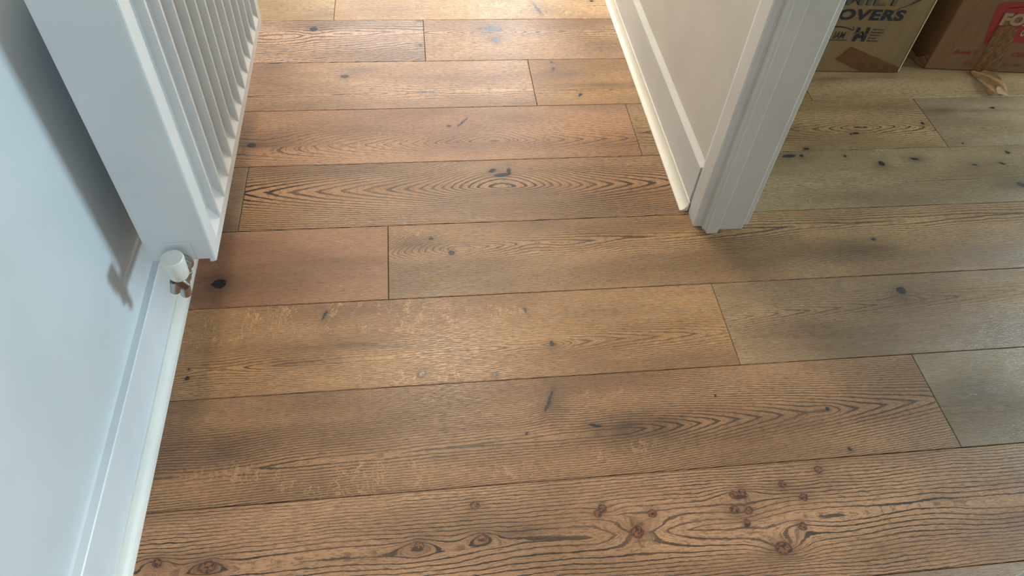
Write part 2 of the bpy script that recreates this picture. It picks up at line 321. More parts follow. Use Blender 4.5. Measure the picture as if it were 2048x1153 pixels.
# ---- boards: row, ends, tone, heart of the grain, knots (x,y,rings,a,b), filled cores, stains, flecks
PLANKS = [  # side-room tints lean to olive to carry the cool light there
    {'row': -2, 'x0': -0.6, 'x1': 0.55, 'tint': (147, 113, 80), 'pith': (0.08, 0.211), 'k': 0.02, 'sp': 0.005, 'c': 0.0, 'slope': 0, 'con': 1.0, 'warp': 0.5},
    {'row': -2, 'x0': 0.55, 'x1': 4, 'tint': (153, 123, 92), 'pith': (0.747, 0.077), 'k': 0.02, 'sp': 0.005, 'c': 0.0, 'slope': 0, 'con': 1.0, 'warp': 0.5},
    {'lw': 0.06, 'fine': 0.42, 'row': -1, 'x0': -0.6, 'x1': 4.0, 'tint': (157, 119, 84), 'pith': (0.505, 0.444), 'k': 0.045, 'sp': 0.0092, 'c': 0.0, 'slope': 0, 'con': 1.4, 'warp': 0.9, 'knots': [(-0.035, 0.456, -1.6, 0.03, 0.014, 0), (0.074, 0.461, -1.6, 0.03, 0.014, 0), (-0.381, 0.452, -1.6, 0.03, 0.014, 0), (-0.462, 0.466, -1.6, 0.03, 0.014, 0), (0.346, 0.449, 2.2, 0.055, 0.022, 0), (0.405, 0.445, 2.0, 0.11, 0.035, 0), (0.548, 0.46, 2.0, 0.07, 0.03, 0), (0.597, 0.395, -2.5, 0.05, 0.02, 0), (0.646, 0.43, 1.6, 0.05, 0.018, 0), (0.291, 0.49, 1.2, 0.03, 0.012, 0), (0.547, 0.501, -1.8, 0.05, 0.014, 0), (-0.234, 0.48, -1.5, 0.2, 0.03, 0), (0.206, 0.432, 1.5, 0.15, 0.03, 0), (0.831, 0.426, 1.5, 0.14, 0.03, 0)], 'cores': [(-0.035, 0.456, 0.008400000000000001, 0.0078000000000000005, 0), (0.074, 0.461, 0.008400000000000001, 0.0078000000000000005, 0), (0.292, 0.494, 0.008400000000000001, 0.0078000000000000005, 0), (0.283, 0.485, 0.008400000000000001, 0.0078000000000000005, 0), (0.38, 0.477, 0.008400000000000001, 0.0078000000000000005, 0), (0.539, 0.499, 0.008400000000000001, 0.0078000000000000005, 0), (0.556, 0.502, 0.008400000000000001, 0.0078000000000000005, 0), (0.637, 0.51, 0.008400000000000001, 0.0078000000000000005, 0), (0.668, 0.483, 0.008400000000000001, 0.0078000000000000005, 0), (0.532, 0.471, 0.008400000000000001, 0.0078000000000000005, 0), (0.557, 0.467, 0.008400000000000001, 0.0078000000000000005, 0), (0.646, 0.43, 0.008400000000000001, 0.0078000000000000005, 0), (0.716, 0.533, 0.008400000000000001, 0.0078000000000000005, 0), (-0.381, 0.452, 0.008400000000000001, 0.0078000000000000005, 0), (-0.462, 0.466, 0.008400000000000001, 0.0078000000000000005, 0), (0.066, 0.519, 0.008400000000000001, 0.0078000000000000005, 0), (0.346, 0.446, 0.012320000000000001, 0.0117, 0), (0.597, 0.395, 0.015680000000000003, 0.0117, 0), (0.547, 0.444, 0.006720000000000001, 0.0078000000000000005, 0), (-0.381, 0.452, 0.015680000000000003, 0.010400000000000001, 0)], 'stains': [(0.144, 0.464, 0.04, 0.014, 0.55), (0.346, 0.449, 0.03, 0.018, 0.35), (0.597, 0.395, 0.035, 0.02, 0.4), (-0.035, 0.456, 0.025, 0.014, 0.35), (0.074, 0.461, 0.022, 0.012, 0.3), (-0.381, 0.452, 0.04, 0.016, 0.35), (0.934, 0.455, 0.04, 0.008, 0.5), (-0.462, 0.466, 0.04, 0.016, 0.3), (0.539, 0.461, 0.025, 0.012, 0.2)], 'pinknots': True},
    {'kl': 0.03, 'lw': 0.12, 'fine': 0.45, 'row': 0, 'x0': -0.6, 'x1': 1.0214, 'tint': (149, 111, 75), 'pith': (0.365, 0.643), 'k': 0.2, 'sp': 0.0062, 'c': 0.006, 'slope': 0.03, 'con': 1.0, 'warp': 0.5, 'knots': [(-0.388, 0.66, 2.2, 0.09, 0.04, 0), (0.229, 0.711, -1.5, 0.04, 0.05, 0), (0.785, 0.659, -1.0, 0.03, 0.015, 0)], 'cores': [(0.228, 0.719, 0.026880000000000005, 0.00364, 1.15), (0.309, 0.659, 0.013440000000000002, 0.0032500000000000003, -0.25), (0.785, 0.659, 0.0044800000000000005, 0.005200000000000001, 0), (0.795, 0.57, 0.0044800000000000005, 0.0039000000000000003, 0), (0.174, 0.652, 0.0033600000000000006, 0.0039000000000000003, 0), (0.564, 0.705, 0.0022400000000000002, 0.0026000000000000003, 0)], 'stains': [(0.381, 0.646, 0.105, 0.035, 0.8), (0.233, 0.705, 0.03, 0.05, 0.45), (-0.397, 0.66, 0.09, 0.035, 0.5), (0.126, 0.673, 0.2, 0.008, 0.3), (0.679, 0.643, 0.2, 0.04, 0.15)], 'flecks': [(-0.154, 0.586, 0.16, 0.03, 1), (-0.33, 0.611, 0.15, 0.03, 0.5), (0.154, 0.58, 0.07, 0.022, 0.7), (0.356, 0.599, 0.1, 0.03, 0.5), (0.312, 0.733, 0.14, 0.02, 0.4)]},
    {'row': 0, 'x0': 1.0214, 'x1': 4.0, 'tint': (140, 117, 86), 'pith': (1.494, 0.638), 'k': 0.1, 'sp': 0.006, 'c': 0.003, 'slope': 0, 'con': 0.35, 'warp': 0.5, 'knots': [(1.131, 0.683, 3, 0.1, 0.05, 0)], 'stains': [(1.131, 0.683, 0.085, 0.045, 0.45)], 'flecks': [(1.097, 0.621, 0.1, 0.03, 0.3)]},
    {'kl': 0.02, 'lw': 0.05, 'row': 1, 'x0': -0.6, 'x1': 0.6398, 'tint': (157, 118, 77), 'pith': (0.102, 0.851), 'k': 0.12, 'sp': 0.0052, 'c': 0.002, 'slope': 0.02, 'con': 0.95, 'warp': 0.6, 'knots': [(0.252, 0.853, -2, 0.03, 0.018, 0), (-0.204, 0.948, -3, 0.07, 0.05, 0), (-0.101, 0.941, 2, 0.06, 0.04, 0), (-0.421, 0.84, 2.0, 0.08, 0.03, 0), (0.14, 0.811, 1.2, 0.1, 0.03, 0)], 'cores': [(0.253, 0.855, 0.005600000000000001, 0.006500000000000001, 0), (0.128, 0.788, 0.0044800000000000005, 0.005200000000000001, 0), (-0.215, 0.962, 0.013440000000000002, 0.00286, 1.2), (-0.019, 0.801, 0.006720000000000001, 0.005200000000000001, 1), (-0.471, 0.824, 0.0044800000000000005, 0.0039000000000000003, 0), (-0.471, 0.844, 0.0022400000000000002, 0.0026000000000000003, 0), (0.208, 0.947, 0.0033600000000000006, 0.0078000000000000005, 0.3)], 'stains': [(-0.204, 0.948, 0.02, 0.04, 0.35), (-0.161, 0.879, 0.08, 0.008, 0.55), (-0.259, 0.846, 0.08, 0.008, 0.45), (-0.07, 0.873, 0.07, 0.006, 0.4), (-0.019, 0.801, 0.02, 0.012, 0.3), (0.249, 0.853, 0.03, 0.01, 0.25)], 'flecks': [(-0.276, 0.953, 0.13, 0.035, 1.2), (-0.164, 0.972, 0.15, 0.03, 1), (-0.038, 0.937, 0.12, 0.04, 0.9), (-0.435, 0.938, 0.1, 0.04, 0.7), (-0.032, 0.8, 0.13, 0.02, 0.8), (0.132, 0.946, 0.12, 0.03, 0.5), (-0.508, 0.906, 0.1, 0.04, 0.4)]},
    {'row': 1, 'x0': 0.6398, 'x1': 4.0, 'tint': (145, 116, 82), 'pith': (0.63, 0.892), 'k': 0.11, 'sp': 0.0055, 'c': 0.002, 'slope': 0.05, 'con': 0.8, 'warp': 0.5, 'knots': [(1.076, 0.941, -2, 0.05, 0.025, 0)], 'cores': [(1.079, 0.946, 0.012320000000000001, 0.010400000000000001, 0.5)], 'stains': [(1.067, 0.927, 0.03, 0.02, 0.5), (0.934, 0.899, 0.15, 0.012, 0.2), (1.183, 0.912, 0.15, 0.01, 0.2)]},
    {'row': 2, 'x0': -0.6, 'x1': -0.083, 'tint': (146, 106, 73), 'pith': (-0.664, 0.966), 'k': 0.03, 'sp': 0.005, 'c': 0.0, 'slope': 0, 'con': 0.35, 'warp': 0.3, 'knots': [(-0.443, 1.061, 2, 0.06, 0.03, 0)], 'cores': [(-0.443, 1.061, 0.015680000000000003, 0.013000000000000001, 0), (-0.463, 1.161, 0.0022400000000000002, 0.0026000000000000003, 0)], 'stains': [(-0.441, 1.058, 0.09, 0.05, 0.5), (-0.316, 1.064, 0.15, 0.03, 0.25)]},
    {'kl': 0.35, 'lw': 0.1, 'row': 2, 'x0': -0.083, 'x1': 4.0, 'tint': (151, 117, 78), 'pith': (0.091, 1.132), 'k': 0.09, 'sp': 0.0062, 'c': 0.001, 'slope': 0.03, 'con': 1.0, 'warp': 0.9, 'knots': [(0.001, 1.146, -3.2, 0.1, 0.045, 0), (0.06, 1.121, -1, 0.03, 0.02, 0), (1.023, 1.08, 3.5, 0.13, 0.05, 0), (0.242, 1.128, 1.5, 0.05, 0.02, 0), (0.466, 1.119, 1.5, 0.06, 0.02, 0)], 'cores': [(0.06, 1.121, 0.00728, 0.0078000000000000005, 0), (0.016, 1.167, 0.005600000000000001, 0.0039000000000000003, 0), (1.082, 1.106, 0.005600000000000001, 0.0039000000000000003, 0), (0.355, 1.244, 0.0016800000000000003, 0.0019500000000000001, 0)], 'stains': [(-0.022, 1.151, 0.06, 0.02, 0.5), (1.036, 1.079, 0.11, 0.045, 0.55), (0.953, 1.095, 0.03, 0.012, 0.35), (0.407, 1.123, 0.25, 0.01, 0.2)], 'flecks': [(-0.009, 1.189, 0.08, 0.02, 0.6), (0.922, 1.018, 0.1, 0.03, 0.4)]},
    {'row': 3, 'x0': -0.6, 'x1': -0.4226, 'tint': (143, 115, 82), 'pith': (-0.891, 1.463), 'k': 0.02, 'sp': 0.0062, 'c': 0.0, 'slope': 0, 'con': 1.2, 'warp': 0.3},
    {'L': 3.0, 'lw': 0.16, 'fine': 0.35, 'row': 3, 'x0': -0.4226, 'x1': 0.68, 'tint': (152, 117, 80), 'pith': (0.199, 1.333), 'k': 0.15, 'sp': 0.0092, 'c': 0.004, 'slope': -0.01, 'con': 1.5, 'warp': 0.35, 'knots': [(0.199, 1.392, -7.5, 0.15, 0.1, 0)], 'cores': [(0.203, 1.377, 0.023520000000000003, 0.0067599999999999995, 0.12), (0.179, 1.393, 0.011200000000000002, 0.006500000000000001, 0.5), (0.221, 1.389, 0.00504, 0.01365, 0)], 'stains': [(0.192, 1.392, 0.03, 0.02, 0.25)]},
    {'row': 3, 'x0': 0.68, 'x1': 4.0, 'tint': (138, 116, 82), 'pith': (2.29, 1.302), 'k': 0.02, 'sp': 0.006, 'c': 0.0, 'slope': 0, 'con': 0.6, 'warp': 0.8, 'knots': [(1.223, 1.369, 2, 0.04, 0.025, 0), (1.329, 1.389, 2, 0.05, 0.03, 0), (1.578, 1.271, 2, 0.08, 0.04, 0)], 'cores': [(1.225, 1.375, 0.008960000000000001, 0.0091, 0), (0.979, 1.416, 0.02016, 0.006500000000000001, 0.05), (1.014, 1.415, 0.006720000000000001, 0.005200000000000001, 0), (1.326, 1.389, 0.011200000000000002, 0.0039000000000000003, -0.3), (1.578, 1.275, 0.013440000000000002, 0.0091, -0.5), (1.571, 1.36, 0.01008, 0.0039000000000000003, -0.5), (1.611, 1.404, 0.006720000000000001, 0.005200000000000001, 0), (1.488, 1.358, 0.006720000000000001, 0.0026000000000000003, -0.5), (1.136, 1.409, 0.0044800000000000005, 0.0039000000000000003, 0)], 'stains': [(1.22, 1.364, 0.03, 0.02, 0.4), (1.334, 1.385, 0.04, 0.022, 0.5), (1.573, 1.275, 0.09, 0.03, 0.45), (1.474, 1.358, 0.06, 0.02, 0.3), (0.99, 1.4, 0.06, 0.015, 0.25)], 'flecks': [(1.027, 1.246, 0.1, 0.03, 0.6), (1.339, 1.212, 0.2, 0.03, 0.4), (1.227, 1.42, 0.1, 0.02, 0.5)]},
    {'row': 4, 'x0': -0.6, 'x1': 0.5801, 'tint': (158, 119, 83), 'pith': (0.21, 1.506), 'k': 0.2, 'sp': 0.0085, 'c': 0.004, 'slope': 0.0, 'con': 1.0, 'warp': 0.6, 'knots': [(0.16, 1.539, -4.0, 0.16, 0.07, 0.2), (-0.373, 1.526, 3.0, 0.12, 0.04, 0), (0.233, 1.595, -2, 0.08, 0.05, 0.5)], 'cores': [(-0.424, 1.516, 0.012320000000000001, 0.0091, 0), (0.08, 1.575, 0.005600000000000001, 0.0039000000000000003, 0), (0.117, 1.589, 0.022400000000000003, 0.0026000000000000003, 0.9)], 'stains': [(-0.379, 1.522, 0.09, 0.035, 0.5), (0.134, 1.552, 0.12, 0.06, 0.3), (0.247, 1.605, 0.12, 0.03, 0.4), (0.341, 1.487, 0.05, 0.02, 0.15)]},
    {'fine': 0.4, 'row': 4, 'x0': 0.5801, 'x1': 1.4507, 'tint': (148, 118, 80), 'pith': (1.244, 1.526), 'k': 0.16, 'sp': 0.009, 'c': 0.006, 'slope': 0.0, 'con': 1.2, 'warp': 0.9, 'knots': [(1.223, 1.511, -1.5, 0.08, 0.03, 0), (1.439, 1.552, 2.0, 0.06, 0.03, 0)], 'cores': [(1.206, 1.501, 0.011200000000000002, 0.0039000000000000003, 0), (1.038, 1.442, 0.007840000000000001, 0.005200000000000001, 0), (1.424, 1.537, 0.0044800000000000005, 0.005200000000000001, 0), (1.191, 1.499, 0.0033600000000000006, 0.0039000000000000003, 0)], 'stains': [(1.038, 1.442, 0.02, 0.01, 0.4), (1.428, 1.53, 0.03, 0.02, 0.35), (1.268, 1.615, 0.2, 0.03, 0.3)]},
    {'row': 4, 'x0': 1.4507, 'x1': 4.0, 'tint': (146, 124, 92), 'pith': (2.637, 1.51), 'k': 0.02, 'sp': 0.006, 'c': 0.0, 'slope': 0, 'con': 0.35, 'warp': 0.5, 'cores': [(1.677, 1.6, 0.007840000000000001, 0.0039000000000000003, 0), (1.499, 1.447, 0.0033600000000000006, 0.0039000000000000003, 0)], 'stains': [(1.506, 1.593, 0.07, 0.014, 0.6), (1.631, 1.589, 0.12, 0.01, 0.4)]},
    {'row': 5, 'x0': -0.6, 'x1': 0.3292, 'tint': (166, 132, 98), 'pith': (-0.157, 1.722), 'k': 0.055, 'sp': 0.0085, 'c': 0.001, 'slope': 0.01, 'con': 1.0, 'warp': 1.2, 'knots': [(-0.2, 1.807, 2.4, 0.07, 0.03, 0), (-0.006, 1.725, 1.5, 0.12, 0.03, 0), (-0.409, 1.853, 2, 0.08, 0.04, 0)], 'cores': [(-0.2, 1.805, 0.011200000000000002, 0.0078000000000000005, 0)], 'stains': [(-0.159, 1.835, 0.07, 0.02, 0.35), (-0.403, 1.858, 0.06, 0.018, 0.45)]},  # far hall rows: grey of the window reflection mixed into the tints
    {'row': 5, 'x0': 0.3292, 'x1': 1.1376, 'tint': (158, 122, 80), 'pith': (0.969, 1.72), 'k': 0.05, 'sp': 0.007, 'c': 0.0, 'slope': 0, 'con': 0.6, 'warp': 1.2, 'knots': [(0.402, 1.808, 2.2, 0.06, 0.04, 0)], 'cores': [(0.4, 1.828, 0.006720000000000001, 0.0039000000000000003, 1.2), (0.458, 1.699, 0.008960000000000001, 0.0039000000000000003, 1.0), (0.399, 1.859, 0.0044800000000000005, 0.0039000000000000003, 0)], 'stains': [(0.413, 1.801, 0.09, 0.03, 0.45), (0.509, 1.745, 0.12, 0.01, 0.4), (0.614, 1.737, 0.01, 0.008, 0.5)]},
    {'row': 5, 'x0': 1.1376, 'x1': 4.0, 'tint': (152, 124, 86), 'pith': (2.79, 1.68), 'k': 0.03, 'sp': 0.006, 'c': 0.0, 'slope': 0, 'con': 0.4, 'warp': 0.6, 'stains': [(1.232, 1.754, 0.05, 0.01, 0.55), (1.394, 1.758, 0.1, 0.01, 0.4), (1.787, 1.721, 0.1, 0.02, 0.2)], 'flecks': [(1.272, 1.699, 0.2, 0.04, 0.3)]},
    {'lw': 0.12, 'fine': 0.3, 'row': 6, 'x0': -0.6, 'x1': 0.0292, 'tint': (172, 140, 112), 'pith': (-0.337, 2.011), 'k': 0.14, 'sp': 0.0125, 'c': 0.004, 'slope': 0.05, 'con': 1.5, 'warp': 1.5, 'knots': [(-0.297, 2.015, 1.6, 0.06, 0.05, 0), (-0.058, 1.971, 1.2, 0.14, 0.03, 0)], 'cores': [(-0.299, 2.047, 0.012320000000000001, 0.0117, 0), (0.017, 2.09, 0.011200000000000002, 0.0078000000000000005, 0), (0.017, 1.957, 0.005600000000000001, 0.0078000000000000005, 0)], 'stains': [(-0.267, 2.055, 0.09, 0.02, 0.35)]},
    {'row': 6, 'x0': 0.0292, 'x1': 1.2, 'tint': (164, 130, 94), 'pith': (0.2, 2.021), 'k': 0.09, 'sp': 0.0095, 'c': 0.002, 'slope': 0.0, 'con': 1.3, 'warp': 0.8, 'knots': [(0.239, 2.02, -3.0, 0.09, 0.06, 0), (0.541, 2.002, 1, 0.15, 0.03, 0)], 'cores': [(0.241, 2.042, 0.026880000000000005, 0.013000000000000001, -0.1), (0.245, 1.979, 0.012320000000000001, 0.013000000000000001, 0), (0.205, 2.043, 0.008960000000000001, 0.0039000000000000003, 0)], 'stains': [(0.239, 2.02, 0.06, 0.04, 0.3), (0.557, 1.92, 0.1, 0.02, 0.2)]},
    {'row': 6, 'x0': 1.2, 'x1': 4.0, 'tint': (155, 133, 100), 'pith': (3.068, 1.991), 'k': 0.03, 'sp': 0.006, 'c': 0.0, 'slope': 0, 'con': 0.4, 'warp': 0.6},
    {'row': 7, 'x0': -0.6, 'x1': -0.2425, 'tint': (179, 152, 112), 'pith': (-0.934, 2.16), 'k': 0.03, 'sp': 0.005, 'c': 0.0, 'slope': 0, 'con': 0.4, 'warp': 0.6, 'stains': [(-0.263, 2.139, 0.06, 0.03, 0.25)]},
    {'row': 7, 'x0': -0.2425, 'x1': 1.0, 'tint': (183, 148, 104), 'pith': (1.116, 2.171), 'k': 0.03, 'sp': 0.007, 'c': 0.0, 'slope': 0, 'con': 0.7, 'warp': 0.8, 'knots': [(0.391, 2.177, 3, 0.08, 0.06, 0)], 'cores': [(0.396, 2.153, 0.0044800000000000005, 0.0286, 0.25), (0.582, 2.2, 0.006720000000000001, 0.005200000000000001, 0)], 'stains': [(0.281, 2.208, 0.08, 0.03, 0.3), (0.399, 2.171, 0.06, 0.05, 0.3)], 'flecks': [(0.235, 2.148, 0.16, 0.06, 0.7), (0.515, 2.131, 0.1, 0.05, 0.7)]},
    {'row': 7, 'x0': 1.0, 'x1': 4.0, 'tint': (157, 140, 100), 'k': 0.1, 'sp': 0.006, 'c': 0.0, 'slope': 0, 'con': 1.0, 'warp': 0.5},
    {'row': 8, 'x0': -0.6, 'x1': 0.2, 'tint': (167, 129, 90), 'k': 0.1, 'sp': 0.006, 'c': 0.0, 'slope': 0, 'con': 1.0, 'warp': 0.5},
    {'row': 8, 'x0': 0.2, 'x1': 1.4, 'tint': (167, 129, 90), 'k': 0.1, 'sp': 0.006, 'c': 0.0, 'slope': 0, 'con': 1.0, 'warp': 0.5},
    {'row': 8, 'x0': 1.4, 'x1': 4, 'tint': (167, 129, 90), 'k': 0.1, 'sp': 0.006, 'c': 0.0, 'slope': 0, 'con': 1.0, 'warp': 0.5},
    {'row': 9, 'x0': -0.6, 'x1': 0.1, 'tint': (167, 129, 90), 'k': 0.1, 'sp': 0.006, 'c': 0.0, 'slope': 0, 'con': 1.0, 'warp': 0.5},
    {'row': 9, 'x0': 0.1, 'x1': 4, 'tint': (167, 129, 90), 'k': 0.1, 'sp': 0.006, 'c': 0.0, 'slope': 0, 'con': 1.0, 'warp': 0.5},
    {'row': 10, 'x0': -0.6, 'x1': 0.0, 'tint': (167, 129, 90), 'k': 0.1, 'sp': 0.006, 'c': 0.0, 'slope': 0, 'con': 1.0, 'warp': 0.5},
    {'row': 10, 'x0': 0.0, 'x1': 1.4, 'tint': (167, 129, 90), 'k': 0.1, 'sp': 0.006, 'c': 0.0, 'slope': 0, 'con': 1.0, 'warp': 0.5},
    {'row': 10, 'x0': 1.4, 'x1': 4, 'tint': (167, 129, 90), 'k': 0.1, 'sp': 0.006, 'c': 0.0, 'slope': 0, 'con': 1.0, 'warp': 0.5},
    {'row': 11, 'x0': -0.6, 'x1': 0.72, 'tint': (167, 129, 90), 'k': 0.1, 'sp': 0.006, 'c': 0.0, 'slope': 0, 'con': 1.0, 'warp': 0.5},
    {'row': 11, 'x0': 0.72, 'x1': 4, 'tint': (167, 129, 90), 'k': 0.1, 'sp': 0.006, 'c': 0.0, 'slope': 0, 'con': 1.0, 'warp': 0.5},
    {'row': 12, 'x0': -0.6, 'x1': -0.2, 'tint': (167, 129, 90), 'k': 0.1, 'sp': 0.006, 'c': 0.0, 'slope': 0, 'con': 1.0, 'warp': 0.5},
    {'row': 12, 'x0': -0.2, 'x1': 1.4, 'tint': (167, 129, 90), 'k': 0.1, 'sp': 0.006, 'c': 0.0, 'slope': 0, 'con': 1.0, 'warp': 0.5},
    {'row': 12, 'x0': 1.4, 'x1': 4, 'tint': (167, 129, 90), 'k': 0.1, 'sp': 0.006, 'c': 0.0, 'slope': 0, 'con': 1.0, 'warp': 0.5},
    {'row': -7, 'x0': -0.6, 'x1': 0.6, 'tint': (155, 117, 82), 'k': 0.1, 'sp': 0.006, 'c': 0.0, 'slope': 0, 'con': 1.0, 'warp': 0.5},
    {'row': -7, 'x0': 0.6, 'x1': 4, 'tint': (155, 117, 82), 'k': 0.1, 'sp': 0.006, 'c': 0.0, 'slope': 0, 'con': 1.0, 'warp': 0.5},
    {'row': -6, 'x0': -0.6, 'x1': 0.2, 'tint': (155, 117, 82), 'k': 0.1, 'sp': 0.006, 'c': 0.0, 'slope': 0, 'con': 1.0, 'warp': 0.5},
    {'row': -6, 'x0': 0.2, 'x1': 4, 'tint': (155, 117, 82), 'k': 0.1, 'sp': 0.006, 'c': 0.0, 'slope': 0, 'con': 1.0, 'warp': 0.5},
    {'row': -5, 'x0': -0.6, 'x1': 0.6, 'tint': (155, 117, 82), 'k': 0.1, 'sp': 0.006, 'c': 0.0, 'slope': 0, 'con': 1.0, 'warp': 0.5},
    {'row': -5, 'x0': 0.6, 'x1': 4, 'tint': (155, 117, 82), 'k': 0.1, 'sp': 0.006, 'c': 0.0, 'slope': 0, 'con': 1.0, 'warp': 0.5},
    {'row': -4, 'x0': -0.6, 'x1': 0.2, 'tint': (155, 117, 82), 'k': 0.1, 'sp': 0.006, 'c': 0.0, 'slope': 0, 'con': 1.0, 'warp': 0.5},
    {'row': -4, 'x0': 0.2, 'x1': 4, 'tint': (155, 117, 82), 'k': 0.1, 'sp': 0.006, 'c': 0.0, 'slope': 0, 'con': 1.0, 'warp': 0.5},
    {'row': -3, 'x0': -0.6, 'x1': 0.6, 'tint': (155, 117, 82), 'k': 0.1, 'sp': 0.006, 'c': 0.0, 'slope': 0, 'con': 1.0, 'warp': 0.5},
    {'row': -3, 'x0': 0.6, 'x1': 4, 'tint': (155, 117, 82), 'k': 0.1, 'sp': 0.006, 'c': 0.0, 'slope': 0, 'con': 1.0, 'warp': 0.5},
]
# ---------------------------------------------------------------- floor of separate oak planks
ROW0, PW = 0.5543, 0.22
floor = struct(link_mesh('floor', boxes((-.60, 4.0, -1.66, 3.36, -.05, -.014)), M['sub']),
               'wide oak plank floor of hall and side room, dark joints between the boards', 'floor')
CY, HX = 1.4, 0
def plank(d, i):
    x0, x1 = d['x0'], d['x1']; y0 = ROW0 + PW*d['row']; y1 = y0 + PW
    d['yc'] = (y0+y1)/2
    g = .0005; c = .0011; T = .0; B = -.0138
    rnd = random.Random(i); T = -rnd.random()*.0002
    bm = bmesh.new()
    rings = []
    for ins, z in ((g, B), (g, T-c), (g+c, T)):
        rings.append([bm.verts.new(p) for p in ((x0+ins, y0+ins, z), (x1-ins, y0+ins, z), (x1-ins, y1-ins, z), (x0+ins, y1-ins, z))])
    for A, Bq in zip(rings, rings[1:]):
        for j in range(4): bm.faces.new((A[j], A[(j+1) % 4], Bq[(j+1) % 4], Bq[j]))
    bm.faces.new(rings[-1]); bm.faces.new(rings[0])
    return link_mesh('plank', bm, oak('oak_board', d, i+1), floor)
for i, d in enumerate(PLANKS): plank(d, i)

# ---------------------------------------------------------------- walls and ceiling
XL, XR = -.5315, .662          # faces of the hall walls
XO = .7655                     # side-room face of the dividing wall
JY0, JY1 = .2000, 1.158        # faces of the door lining
DH = 2.02
YE, YB = 3.27, -1.62
H = 2.40
struct(link_mesh('wall_left', boxes((XL-.1, XL, YB, YE, 0, H)), M['wall_cool_lit']), 'pale painted hall wall behind the radiator', 'wall')
struct(link_mesh('wall_right', boxes((XR, XO, 1.1725, YE, 0, H), (XR, XO, YB, .1856, 0, H), (XR, XO, .1856, 1.1725, DH+.015, H)), M['wall']),
       'off-white wall between the hall and the side room, with the doorway', 'wall')
struct(link_mesh('wall_far', boxes((XL-.1, XO, YE, YE+.08, 0, .20), (XL-.1, XO, YE, YE+.08, 1.30, H), (XL-.1, -.46, YE, YE+.08, .20, 1.30), (.25, .29, YE, YE+.08, .20, 1.30), (.655, XO, YE, YE+.08, .20, 1.30)), M['wall']), 'end wall of the hall', 'wall')
struct(link_mesh('wall_near', boxes((XL-.1, -.42, YB-.1, YB, 0, H), (.62, 4.0, YB-.1, YB, 0, H), (-.42, .62, YB-.1, YB, 0, .88), (-.42, .62, YB-.1, YB, 2.02, H)), M['wall']), 'wall behind the viewer', 'wall')
struct(link_mesh('wall_room_back', boxes((XO, 4.0, 2.62, 2.72, 0, H)), M['wall']), 'back wall of the side room behind the boxes', 'wall')
struct(link_mesh('wall_room_right', boxes((3.90, 4.0, YB, 1.10, 0, H), (3.90, 4.0, 1.90, 2.62, 0, H), (3.90, 4.0, 1.10, 1.90, 0, .26), (3.90, 4.0, 1.10, 1.90, 1.02, H)), M['wall']), 'window wall of the side room', 'wall')
struct(link_mesh('ceiling', boxes((XL-.1, 4.0, YB-.1, YE+.08, H, H+.08)), M['ceiling']), 'plain white ceiling', 'ceiling')

def window(name, axis, c, a0, a1, z0, z1, mat, label):
    """frame and pane filling a wall opening; axis 'x': pane lies in plane x=c"""
    w_ = struct(empty(name, loc=(0, 0, 0)), label, 'window')
    t = .035
    f = ((a0, a0+t, z0, z1), (a1-t, a1, z0, z1), (a0+t, a1-t, z0, z0+t), (a0+t, a1-t, z1-t, z1))
    mk = (lambda q: (c-.02, c+.02, q[0], q[1], q[2], q[3])) if axis == 'x' else (lambda q: (q[0], q[1], c-.02, c+.02, q[2], q[3]))
    link_mesh('window_frame', boxes(*[mk(q) for q in f]), M['gloss'], w_, bevel=.003)
    q = (a0+t, a1-t, z0+t, z1-t)
    pn = (c-.003, c+.003, *q) if axis == 'x' else (q[0], q[1], c-.003, c+.003, q[2], q[3])
    link_mesh('pane', boxes(pn), mat, w_)
window('window_1', 'x', 3.95, 1.10, 1.90, .26, 1.02, M['pane_side'], 'daylit window of the side room')
window('window_2', 'y', YE+.04, .29, .655, .20, 1.30, M['pane_bright'], 'narrow clear window in the end wall of the hall')
window('window_4', 'y', YE+.04, -.46, .25, .20, 1.30, M['pane'], 'wider frosted window in the end wall of the hall')
window('added_fill_window', 'y', YB-.05, -.42, .62, .88, 2.02, M['pane'], 'unseen window added behind the viewer for fill light')  # added to go with the rear fill light

# hall ceiling lamp
lamp = empty('ceiling_lamp', loc=(.10, 2.40, H), label='round opal ceiling lamp over the middle of the hall', category='lamp')
bm = bmesh.new(); lathe(bm, [(0, -.02), (.17, -.02), (.175, -.012), (.175, 0), (0, 0)], Matrix.Identity(4)); link_mesh('lamp_base', bm, M['gloss'], lamp, True)
bm = bmesh.new(); lathe(bm, [(0, -.034), (.10, -.033), (.15, -.028), (.165, -.0205), (0, -.0205)], Matrix.Identity(4)); link_mesh('lamp_shade', bm, M['lampglass'], lamp, True)

# ---------------------------------------------------------------- skirtings with floor beads
def scotia(xa, xb, n_=7, hz=.028):
    """concave bead outline from its toe (xa) on the floor to the skirting (xb)"""
    pts = [(xb, 0), (xa, 0), (xa, .0025)]
    s = 1 if xb > xa else -1; wd = abs(xb-xa)
    for i in range(n_+1):
        t = (i/n_)*PI/2
        pts.append((xa + s*(wd-.003)*math.sin(t)**1.0*(1) * (1 if True else 0), .0025 + (hz-.0025)*(1-math.cos(t))))
    pts.append((xb, hz))
    out = []
    for p_ in pts:
        if not out or (abs(out[-1][0]-p_[0])+abs(out[-1][1]-p_[1])) > 1e-6: out.append(p_)
    return out
sk = struct(link_mesh('baseboard_left', prism([(XL, 0), (XL+.017, 0), (XL+.017, .1335), (XL+.0155, .136), (XL, .1362)], 'y', YB, YE), M['gloss_cool_lit']),
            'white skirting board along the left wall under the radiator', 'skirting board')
link_mesh('floor_bead', prism(scotia(-.4962, XL+.017), 'y', YB, YE), M['bead_cool_lit'], sk)
